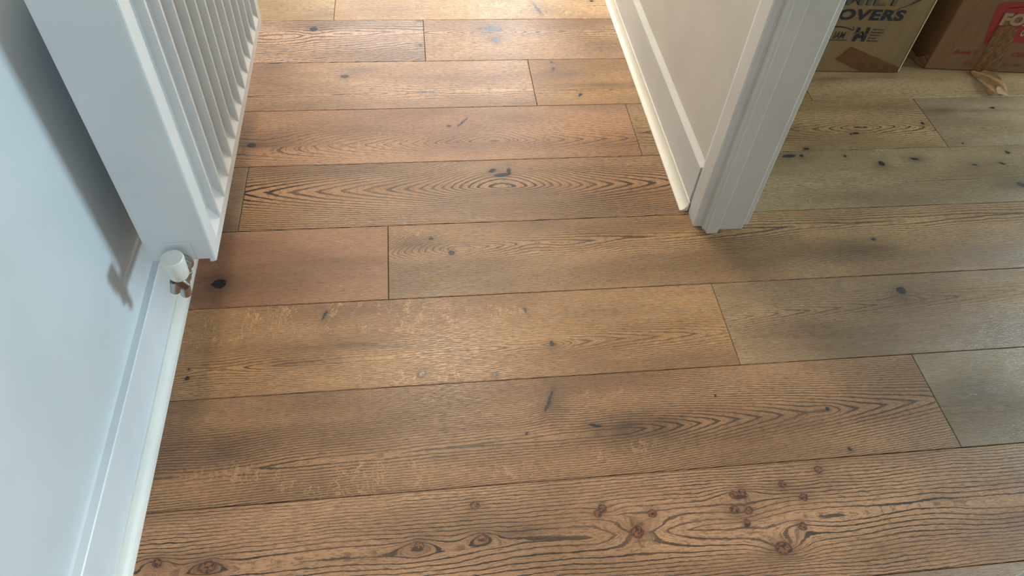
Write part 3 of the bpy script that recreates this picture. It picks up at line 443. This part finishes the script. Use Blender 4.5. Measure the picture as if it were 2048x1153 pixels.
link_mesh('paint_seal', prism([(XL, .1362), (XL+.0030, .1362), (XL, .1405)], 'y', YB, YE), M['wall_cool_lit'], sk)
sk = struct(link_mesh('baseboard_right', prism([(XR, 0), (.6465, 0), (.6465, .1305), (.648, .133), (XR, .1332)], 'y', 1.2345, YE), M['gloss']),
            'white skirting board on the right hall wall, ending at the door frame', 'skirting board')
link_mesh('floor_bead', prism(scotia(.6262, .6465), 'y', 1.2265, YE), M['bead'], sk)
link_mesh('paint_seal', prism([(XR, .1332), (XR-.0028, .1332), (XR, .1372)], 'y', 1.2345, YE), M['wall'], sk)
struct(link_mesh('baseboard_far', boxes((XL+.0355, .6262, YE-.017, YE, 0, .136)), M['gloss'], bevel=.002), 'white skirting board across the end wall', 'skirting board')
struct(link_mesh('baseboard_room', boxes((XO, 3.9, 2.602, 2.62, 0, .136)), M['gloss'], bevel=.002), 'white skirting board on the back wall of the side room', 'skirting board')

# ---------------------------------------------------------------- door frame
door = struct(empty('door_1', loc=(.71, .679, 0)), 'white painted door frame between hall and side room, without a door in view', 'door frame')
def dpart(name, bm, mat=M['gloss'], bevel=.0012):
    o = link_mesh(name, bm, mat, None, bevel=bevel); o.parent = door
    o.matrix_parent_inverse = Matrix.Translation((-.71, -.679, 0)); return o
MID = (JY0+JY1)/2
def jamb(flip):
    f = (lambda y: 2*MID-y) if flip else (lambda y: y)
    P_ = lambda pts: [(x, f(y)) for x, y in pts]
    dpart('door_lining', prism(P_([(.6662, 1.1724), (.6662, 1.1612), (.6700, 1.1612), (.6712, 1.158), (XO-.0016, 1.158), (XO, 1.1596), (XO, 1.1724)]), 'z', 0, DH))
    dpart('door_stop', prism(P_([(.6716, 1.1579), (.6716, 1.1486), (.6728, 1.1472), (.6985, 1.1472), (.7000, 1.1487), (.7000, 1.1579)]), 'z', 0, DH-.012), bevel=0)
    # hall-side architrave: broad flat with a rounded outer edge and a small step before the lining
    dpart('architrave', prism(P_([(.6619, 1.1735), (.6500, 1.1735), (.6478, 1.1745), (.6466, 1.1765), (.6468, 1.2200), (.6500, 1.2310), (.6530, 1.2344), (.6619, 1.2344)]), 'z', 0, DH+.075), bevel=0)
    dpart('architrave', prism(P_([(XO+.0002, 1.1712), (.7824, 1.1712), (.7843, 1.1731), (.7843, 1.2250), (.7800, 1.2330), (XO+.0002, 1.2330)]), 'z', 0, DH+.075), bevel=0)
jamb(False); jamb(True)
dpart('lining_head', boxes((.6662, XO, JY0-.014, JY1+.014, DH, DH+.0145)))
dpart('stop_head', boxes((.6716, .7000, JY0+.011, JY1-.011, DH-.011, DH)))
dpart('architrave_head', boxes((.6480, .6619, JY0-.013, JY1+.013, DH+.015, DH+.075)))
dpart('architrave_head', boxes((XO+.0002, .7843, JY0-.013, JY1+.013, DH+.015, DH+.075)))

# ---------------------------------------------------------------- radiator
RX, RY0, RY1, RZ0, RZ1 = -.375, .9224, 1.724, .222, .820
rad = empty('radiator', loc=(-.43, 1.323, RZ0), label='white ribbed panel radiator hung on the left wall above the skirting', category='radiator')
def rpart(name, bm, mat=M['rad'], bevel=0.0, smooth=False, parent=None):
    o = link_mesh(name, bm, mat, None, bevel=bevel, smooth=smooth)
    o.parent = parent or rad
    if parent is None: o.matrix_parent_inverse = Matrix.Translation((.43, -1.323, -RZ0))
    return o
def rib_panel(x, d, sgn):
    """pressed panel: upright channels with ramped ends between narrow ribs"""
    bm = bmesh.new()
    y, pitch, wd = .9620, .0565, .0490
    zt, zT = .2500, RZ1-.032
    V = lambda a, b_, c_: bm.verts.new((x + sgn*a, b_, c_))
    cols = []
    for i in range(13):
        ya = y + pitch*i; yb = ya + wd; s = .0050
        o_ = [V(0, ya, zt), V(0, yb, zt), V(0, yb, zT), V(0, ya, zT)]
        n_ = [V(-d, ya+s, zt+.030), V(-d, yb-s, zt+.030), V(-d, yb-s, zT-.03), V(-d, ya+s, zT-.03)]
        for j in range(4): bm.faces.new((o_[j], o_[(j+1) % 4], n_[(j+1) % 4], n_[j]))
        bm.faces.new(n_); cols.append(o_)
    ys = RY0+.006; ye = RY1-.003
    L0, L1 = V(0, ys, zt), V(0, ys, zT)
    prev = (L0, L1)
    bot = [L0]; top = [L1]
    for o_ in cols:
        bm.faces.new((prev[0], o_[0], o_[3], prev[1])); prev = (o_[1], o_[2])
        bot += [o_[0], o_[1]]; top += [o_[3], o_[2]]
    E0, E1 = V(0, ye, zt), V(0, ye, zT)
    bm.faces.new((prev[0], E0, E1, prev[1])); bot.append(E0); top.append(E1)
    def border(row, prof):
        for dz, dx in prof:
            nr = [V(dx, v.co.y, dz) for v in row]
            for j in range(len(row)-1): bm.faces.new((row[j], row[j+1], nr[j+1], nr[j]))
            row = nr
        return row
    b1 = border(bot, ((RZ0+.0035, 0), (RZ0+.001, -.0010), (RZ0, -.0035), (RZ0+.0004, -.010)))
    t1 = border(top, ((RZ1-.005, 0), (RZ1-.001, -.0015), (RZ1, -.005), (RZ1, -.012)))
    # rolled upright edges
    for yy, dir_ in ((ys, -1), (ye, 1)):
        ext = (.0014, .0032, .0044) if dir_ < 0 else (.0012, .0025, .0030)
        pr = [(0, 0)] + list(zip(ext, (-.0005, -.0022, -.0060))) + [(ext[-1], -.010)]
        rows = [[V(dx, yy+dir_*dy, z) for z in (RZ0+.0035, zt, zT, RZ1-.005)] for dy, dx in pr]
        for A, B in zip(rows, rows[1:]):
            for j in range(3): bm.faces.new((A[j], A[j+1], B[j+1], B[j]))
    bmesh.ops.remove_doubles(bm, verts=bm.verts, dist=1e-6)
    return bm
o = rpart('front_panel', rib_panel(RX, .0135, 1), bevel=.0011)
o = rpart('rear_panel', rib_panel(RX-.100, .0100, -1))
# folded convector fins between the two panels
bm = bmesh.new()
yy = RY0+.02
pr = None
for i in range(60):
    ya = yy + i*.0128
    xs = (RX-.018, RX-.086)
    a = xs[i % 2]; b_ = xs[(i+1) % 2]
    v0 = [bm.verts.new((a, ya, z)) for z in (RZ0+.03, RZ1-.03)]; v1 = [bm.verts.new((b_, ya+.003, z)) for z in (RZ0+.03, RZ1-.03)]
    bm.faces.new((v0[0], v1[0], v1[1], v0[1]))
    if pr: bm.faces.new((pr[0], v0[0], v0[1], pr[1]))
    pr = v1
fins = rpart('convector_fins', bm); fins['kind'] = 'stuff'
SZ = .2357
# cover panel on the near end, with a cut-out over the pipe tapping
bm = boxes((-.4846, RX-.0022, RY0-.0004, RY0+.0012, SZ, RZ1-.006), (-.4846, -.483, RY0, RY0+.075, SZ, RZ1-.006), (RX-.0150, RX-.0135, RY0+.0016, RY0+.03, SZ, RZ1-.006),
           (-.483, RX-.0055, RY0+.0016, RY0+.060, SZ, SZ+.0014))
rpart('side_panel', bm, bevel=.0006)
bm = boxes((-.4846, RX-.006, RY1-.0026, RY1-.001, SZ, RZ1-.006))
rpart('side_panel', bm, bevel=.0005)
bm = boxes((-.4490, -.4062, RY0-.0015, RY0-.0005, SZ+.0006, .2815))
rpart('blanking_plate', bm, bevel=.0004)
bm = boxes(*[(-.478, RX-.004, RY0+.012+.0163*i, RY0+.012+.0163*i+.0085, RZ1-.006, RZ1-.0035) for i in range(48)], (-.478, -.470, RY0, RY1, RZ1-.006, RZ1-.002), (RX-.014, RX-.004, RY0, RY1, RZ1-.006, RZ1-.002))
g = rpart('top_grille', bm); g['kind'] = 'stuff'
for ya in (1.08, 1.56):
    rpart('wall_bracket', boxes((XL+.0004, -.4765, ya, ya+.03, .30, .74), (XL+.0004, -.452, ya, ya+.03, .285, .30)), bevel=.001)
# valve on the near end
val = rpart('valve', boxes((-.4405, -.4195, .8960, .9040, .2190, .2300)), M['chrome'], bevel=.002)
val['label'] = 'chromed angle valve with a white wheel cap'
def vpart(name, prof, p0, p1, mat, seg=32, label=None):
    bm = bmesh.new(); lathe(bm, prof, aim(p0, p1), seg)
    o = link_mesh(name, bm, mat, None, smooth=True)
    o.modifiers.new('edge', 'EDGE_SPLIT').split_angle = math.radians(38)
    o.parent = val; o.matrix_parent_inverse = Matrix.Translation((.43, -1.323, -RZ0)) if False else Matrix.Identity(4)
    if label: o['label'] = label
    return o
tp = (-.4335, .9224, .2330)
vpart('collar', [(0, 0), (.0200, 0), (.0215, .0012), (.0215, .0045), (.0185, .0065), (.0160, .0068), (.0158, .0030), (0, .0030)], (tp[0], .9212, tp[2]), (tp[0], .80, tp[2]), M['chrome'])
vpart('union_nut', [(0, .001), (.0118, .001), (.0130, .003), (.0130, .012), (.0118, .0142), (.0088, .0145), (.0088, .019), (0, .019)], (-.4320, .9185, .2335), (-.4175, .895, .2360), M['chrome'], 6)
vpart('valve_neck', [(0, 0), (.0085, 0), (.0085, .013), (.0098, .014), (.0098, .019), (.0085, .020), (.0085, .030), (0, .030)], (-.4190, .9020, .2440), (-.4270, .8930, .2070), M['chrome'])
vpart('valve_body', [(0, 0), (.0105, 0), (.0112, .002), (.0112, .018), (.0100, .0195), (.0100, .027), (0, .027)], (-.4395, .8850, .2280), (-.4290, .8890, .2030), M['brass'])
vpart('wheel_cap', [(0, -.0490), (.0130, -.0490), (.0150, -.0478), (.0174, -.043), (.0196, -.003), (.0191, -.0010), (.0177, .0002), (0, .0008)], (-.4305, .8860, .2810), (-.4305, .8850, .40), M['cap'], 48, 'white plastic cap on the valve')
vpart('drain_nozzle', [(.0048, .0215), (.0048, .012), (0, .012)], (-.4420, .8820, .2200), (-.4478, .8770, .1950), M['dark'])
vpart('drain_nozzle', [(0, 0), (.0088, .000), (.0092, .003), (.0088, .012), (.0085, .020), (.0086, .0235), (.0076, .0248), (.0052, .0248), (.0050, .020)], (-.4405, .8830, .2230), (-.4468, .8775, .1968), M['chrome'])
vpart('pipe_elbow', [(0, 0), (.0108, 0), (.0120, .003), (.0120, .011), (.0102, .0125), (.0098, .041), (.0085, .0455), (.0045, .0482), (0, .049)], (-.4315, .8950, .2190), (-.4370, .8915, .1680), M['chrome'])
vpart('tail_pipe', [(0, 0), (.0055, 0), (.0055, .1600), (0, .1600)], (-.4340, .9000, .2150), (-.4640, 1.0600, .2000), M['chrome'])
vpart('tail_pipe', [(0, -.006), (.0055, -.006), (.0055, .0650), (0, .0650)], (-.4640, 1.0580, .2000), (-.5310, 1.0580, .2000), M['chrome'])
# ---------------------------------------------------------------- moving boxes
def text_mesh(s, bold=.0, shear=0.0, space=1.0):
    cu = bpy.data.curves.new('t', 'FONT'); cu.body = s; cu.offset = bold; cu.shear = shear; cu.space_character = space
    cu.resolution_u = 4; cu.fill_mode = 'FRONT'
    ob = bpy.data.objects.new('t', cu); C.objects.link(ob)
    dg = bpy.context.evaluated_depsgraph_get(); me = bpy.data.meshes.new_from_object(ob.evaluated_get(dg))
    bpy.data.objects.remove(ob); bpy.data.curves.remove(cu)
    return me
def print_text(parent, s, s0, s1, z0, z1, mat, bold=0.02, shear=0.0, space=1.0, name='printed_word', tilt=0.0, sub=None, lift=.0006):
    """flat lettering on the front of a box, fitted into s0..s1 x z0..z1"""
    me = text_mesh(s, bold, shear, space)
    xs = [v.co.x for v in me.vertices]; ys = [v.co.y for v in me.vertices]
    ax, bx_, ay, by = min(xs), max(xs), min(ys), max(ys)
    if sub: ay, by = sub        # keep cap height right when the word has descenders
    for v in me.vertices:
        u = (v.co.x-ax)/(bx_-ax); t = (v.co.y-ay)/(by-ay)
        x = s0 + u*(s1-s0); v.co = (x, -lift, z0 + t*(z1-z0) + tilt*(x-s0))
    me.materials.clear(); me.materials.append(mat)
    o = bpy.data.objects.new(name, me); C.objects.link(o); o.parent = parent
    return o
def flat(parent, name, polys, mat, lift=.0006):
    bm = bmesh.new()
    for pts in polys: bm.faces.new([bm.verts.new((x, -lift, z)) for x, z in pts])
    bmesh.ops.triangulate(bm, faces=bm.faces)
    me = bpy.data.meshes.new(name); bm.to_mesh(me); bm.free(); me.materials.append(mat)
    o = bpy.data.objects.new(name, me); C.objects.link(o); o.parent = parent
    return o
def stroke(pts, wd):
    """list of quads along a polyline; wd may vary per point"""
    out = []
    if not isinstance(wd, (list, tuple)): wd = [wd]*len(pts)
    L, Rr = [], []
    for i, p_ in enumerate(pts):
        a = pts[max(0, i-1)]; b_ = pts[min(len(pts)-1, i+1)]
        dx, dz = b_[0]-a[0], b_[1]-a[1]; q = math.hypot(dx, dz) or 1
        nx, nz = -dz/q*wd[i]/2, dx/q*wd[i]/2
        L.append((p_[0]+nx, p_[1]+nz)); Rr.append((p_[0]-nx, p_[1]-nz))
    for i in range(len(pts)-1): out.append([L[i], L[i+1], Rr[i+1], Rr[i]])
    return out
def carton(loc, rz, x0, x1, dep, h, mat, label, bulge=.003):
    root = empty('moving_box', loc=loc, rz=rz, label=label, category='box', group='cardboard moving boxes in the side room')
    bm = bmesh.new()
    nx, nz, ny = 8, 8, 6
    # side shell as a slightly bulged grid
    def pt(u, side, t):
        bz = math.sin(PI*min(1, t)) * math.sin(PI*u) * bulge
        z = .0015 + t*(h-.003)
        if side == 0: return (x0+(x1-x0)*u, -bz, z)
        if side == 1: return (x1+bz, dep*u, z)
        if side == 2: return (x1-(x1-x0)*u, dep+bz, z)
        return (x0-bz, dep-dep*u, z)
    if bulge == 0: pass
    ring = []
    for k_ in range(nz+1):
        row = []
        for sd in range(4):
            for i in range(nx): row.append(bm.verts.new(pt(i/nx, sd, k_/nz)))
        ring.append(row)
    for A, B in zip(ring, ring[1:]):
        n_ = len(A)
        for i in range(n_): bm.faces.new((A[i], A[(i+1) % n_], B[(i+1) % n_], B[i]))
    bm.faces.new(ring[0])
    link_mesh('carton_shell', bm, mat, root, bevel=.0022, seg=2)
    g = .0015; w_ = .003
    for a, b_, nm in ((0.001, dep/2-g, 'top_flap'), (dep/2+g, dep-.001, 'top_flap')):
        link_mesh(nm, boxes((x0+.001, x1-.001, a, b_, h-.0015, h+w_)), mat, root, bevel=.001)
    bmt = boxes((x0-.0006, x1+.0006, dep/2-.025, dep/2+.025, h+w_, h+w_+.0004))
    link_mesh('packing_tape', bmt, M['tape'], root)
    return root
# box 1: movers' box beside the door frame; local x runs along its front
b1 = carton((1.1955, 1.792, 0), -.0493, -.20, .2655, .40, .46, M['card'],
            'cardboard moving box nearest the door frame, printed in black capitals', bulge=0.0)
print_text(b1, 'FAMILY', -.083, .1725, .2198, .2560, M['greyink'], .03, .0, 1.12)
print_text(b1, 'FAMILY', -.0845, .1715, .2184, .2550, M['ink'], .045, .0, 1.12, name='word_outline', lift=.0004)
print_text(b1, 'MOVERS', -.052, .1945, .1725, .2070, M['ink'], .045, .05, 1.13)
sw = [(.150, .1995), (.157, .2035), (.166, .2095), (.176, .2150), (.188, .2200), (.199, .2265), (.208, .2320), (.2157, .2378), (.226, .2450)]
flat(b1, 'printed_swash', stroke(sw, [.0008, .0015, .002, .002, .0022, .0026, .0036, .0045, .006]) + stroke([(.194, .2215), (.202, .2310), (.209, .2420)], .0020), M['ink'], .0012)
arc = [(-.045 + .108*t, .1330 + .0185*math.sin(PI*(.12+.74*t))) for t in [i/14 for i in range(15)]]
flat(b1, 'printed_arrow', stroke(arc, [.001 + .0034*math.sin(PI*min(1, .1+.8*i/14)) for i in range(15)]) + [[(.0560, .1515), (.0590, .1525), (.0655, .1420), (.0635, .1430)], [(.0520, .1412), (.0655, .1420), (.0635, .1437), (.0520, .1428)]], M['ink'])
print_text(b1, 'IAM', .0110, .0450, .1128, .1355, M['ink'], .02, .12, 1.0)
print_text(b1, 'TM', .0470, .0560, .1318, .1350, M['ink'], .0, 0, 1)
flat(b1, 'printed_rule', [[(-.045, .1066), (.0574, .1075), (.0580, .1098), (-.045, .1088)]], M['ink'])
flat(b1, 'printed_globe', stroke([(-.012 + .013*math.cos(a*PI/8), .124 + .011*math.sin(a*PI/8)) for a in range(17)], .0016) + stroke([(-.012, .113), (-.017, .124), (-.012, .135)], .0012) + stroke([(-.025, .124), (.001, .124)], .0012), M['ink'])
# interlocked H emblem
H0, H1, Hb, Ht = .0722, .1115, .1052, .1508
hw = .0105
flat(b1, 'printed_emblem', [
    [(H0, Hb), (H0+hw, Hb), (H0+hw, Hb+.010), (H0+.0150, Hb+.0195), (H0+.0150, Hb+.0290), (H0+.0060, Hb+.0250), (H0, Hb+.0190)],
    [(H0, Hb+.0235), (H0+.0055, Hb+.0285), (H0+hw, Hb+.0305), (H0+hw, Ht), (H0, Ht)],
    [(H1-hw, Ht), (H1, Ht), (H1, Hb+.0270), (H1-.0060, Hb+.0210), (H1-hw, Hb+.0280)],
    [(H0+.0120, Hb+.0295), (H0+.0200, Hb+.0345), (H1-.0060, Hb+.0195), (H1, Hb+.0235), (H1, Hb), (H1-hw, Hb), (H1-hw, Hb+.0130), (H1-.0200, Hb+.0275)],
    [(H0+.0165, Hb+.0100), (H1-.0165, Hb+.0110), (H1-.0125, Hb+.0165), (H1-.0175, Hb+.0215), (H0+.0155, Hb+.0205), (H0+.0125, Hb+.0160)]], M['ink'])
for i, (t_, e) in enumerate((('Harmony', .1552), ('Relocation', .1580), ('Network', .1510), ('Proud', .1420), ('Member', .1535))):
    zb = .1418 - i*.00925
    desc = t_ in ('Harmony',)
    print_text(b1, t_, .1186, e, zb - (.0018 if desc else 0), zb+.0066, M['ink'], .018, .0, .95, name='printed_line')
flat(b1, 'packing_tape', [[(.0790, .0880), (.1300, .0690), (.2605, .0205), (.2650, .0018), (.1500, .0018), (.0476, .0450)]], M['tape'], .0010)
flat(b1, 'crease', stroke([(.146, .070), (.152, .120), (.158, .160), (.168, .205), (.172, .24)], .0007), M['brownink'], .0004)
flat(b1, 'crease', stroke([(.196, .060), (.205, .130), (.212, .205), (.214, .26)], .0006), M['brownink'], .0004)

link_mesh('worn_edge', boxes((.2640, .2664, -.0009, .0020, .004, .458)), M['edge'], b1, bevel=.0006)

# box 2: further right, its left side in the gap between the boxes
b2 = carton((1.5573, 1.7973, 0), -.0988, .0, .56, .42, .50, M['card2'],
            'cardboard moving box on the right, printed in red, its wrinkled tape peeling', bulge=0.0)
bm = bmesh.new()
rnd = random.Random(4); rows = []
for i in range(9):
    t = i/8
    rows.append([bm.verts.new((-.001 - .030*(1-t)*s_ + rnd.uniform(-.0015, .0015), .010 + .055*(1-t)*s_ + rnd.uniform(-.003, .003), max(.0012, .002 + .055*t*(1-.4*s_) + rnd.uniform(-.002, .002)))) for s_ in (0, .35, .7, 1)])
for A, B in zip(rows, rows[1:]):
    for j in range(3): bm.faces.new((A[j], A[j+1], B[j+1], B[j]))
o = link_mesh('crumpled_corner', bm, M['card2'], b2); so = o.modifiers.new('s', 'SOLIDIFY'); so.thickness = .002; so.offset = 0
# red badge with knocked-out lettering
def arc_pts(cx, cz, r, a0, a1, n_=8): return [(cx+r*math.cos(a0+(a1-a0)*i/n_), cz+r*math.sin(a0+(a1-a0)*i/n_)) for i in range(n_+1)]
bl = [(.1370, .0975), (.1395, .0935), (.1440, .0920), (.1475, .0945), (.1485, .1010), (.1460, .1150), (.1420, .1500), (.1385, .1830), (.1375, .1990), (.1400, .2075), (.1460, .2130),
      (.1780, .2150), (.2300, .2130), (.2900, .2110), (.2900, .2330), (.2300, .2330), (.1780, .2320), (.1400, .2290), (.1230, .2270), (.1150, .2200), (.1120, .2080), (.1180, .1750), (.1270, .1350)]
flat(b2, 'printed_badge', [bl, [(.1990, .1060), (.2900, .1020), (.2900, .1240), (.2180, .1230)]], M['red'], .0006)
flat(b2, 'printed_badge', [[(.1400, .1980), (.2900, .2000), (.2900, .2130), (.1420, .2120)], [(.1800, .1450), (.1880, .1450), (.1830, .2000), (.1740, .2000)],
      [(.1480, .1230), (.2900, .1240), (.2900, .1560), (.1440, .1570)], [(.1440, .1540), (.1480, .1540), (.1420, .2000), (.1380, .2000)]], M['red'], .00055)
print_text(b2, 'FOX', .1445, .2650, .1570, .1960, M['beige'], .05, -.02, 1.04, lift=.0009, name='printed_word')
print_text(b2, 'or', .2267, .2560, .1240, .1500, M['beige'], .03, .0, 1.0, lift=.0009)
print_text(b2, 'Book Y', .0640, .1400, .0563, .0712, M['redtext'], .035, .14, 1.03)
print_text(b2, 'Online', .2450, .3200, .0563, .0712, M['redtext'], .035, .14, 1.03)
print_text(b2, 'fox', .1110, .1385, .0228, .0345, M['brownink'], .0, .08, 1.0)
print_text(b2, 'e.com', .2375, .2960, .0232, .0330, M['brownink'], .0, .08, 1.1)
# wrinkled tape strip over the front
bm = bmesh.new()
rnd = random.Random(9); L = []
for i in range(15):
    t = i/14; z = .0018 + t*.150
    xa = .1560 - .010*t + rnd.uniform(-.0012, .0012); xb = .2340 - .024*t + rnd.uniform(-.0012, .0012)
    if t > .85: z += .006*math.sin(i*2.0)
    L.append([bm.verts.new((xa+(xb-xa)*j/8, -.0016 - rnd.random()*.0016, z + (rnd.uniform(-.004, .004) if i == 14 else 0))) for j in range(9)])
for A, B in zip(L, L[1:]):
    for j in range(8): bm.faces.new((A[j], A[j+1], B[j+1], B[j]))
link_mesh('wrinkled_tape', bm, M['tape_thin'], b2)
# loose tape end lying on the floor
bm = bmesh.new()
Lf = [(1.6960, 1.778, .003), (1.6970, 1.748, .004), (1.6990, 1.716, .006), (1.6975, 1.685, .008), (1.6935, 1.654, .006)]
Rt = [(1.7520, 1.776, .004), (1.7600, 1.748, .014), (1.7640, 1.716, .019), (1.7560, 1.675, .018), (1.7420, 1.640, .010)]
rows = []
rnd = random.Random(2)
for a, b_ in zip(Lf, Rt):
    rows.append([bm.verts.new((a[0]+(b_[0]-a[0])*j/6, a[1]+(b_[1]-a[1])*j/6, max(.0012, a[2]+(b_[2]-a[2])*j/6 + .004*math.sin(j*1.6+a[1]*60) + .0012))) for j in range(7)])
for A, B in zip(rows, rows[1:]):
    for j in range(6): bm.faces.new((A[j], A[j+1], B[j+1], B[j]))
o = link_mesh('loose_tape', bm, M['tape_loose'], None, smooth=True)
so = o.modifiers.new('s', 'SOLIDIFY'); so.thickness = .0008
sd = o.modifiers.new('sub', 'SUBSURF'); sd.levels = 1; sd.render_levels = 2
bpy.context.view_layer.update()
o.parent = b2; o.matrix_parent_inverse = b2.matrix_world.inverted()
bm = bmesh.new()
ft = [(1.7150, 1.650, .0125), (1.7140, 1.662, .0170), (1.7200, 1.673, .0215), (1.7290, 1.670, .0225), (1.7445, 1.638, .0120)]
bm.faces.new([bm.verts.new(p_) for p_ in ft])
o = link_mesh('folded_tip', bm, M['tape_tip'], None)
o.parent = b2; o.matrix_parent_inverse = b2.matrix_world.inverted()
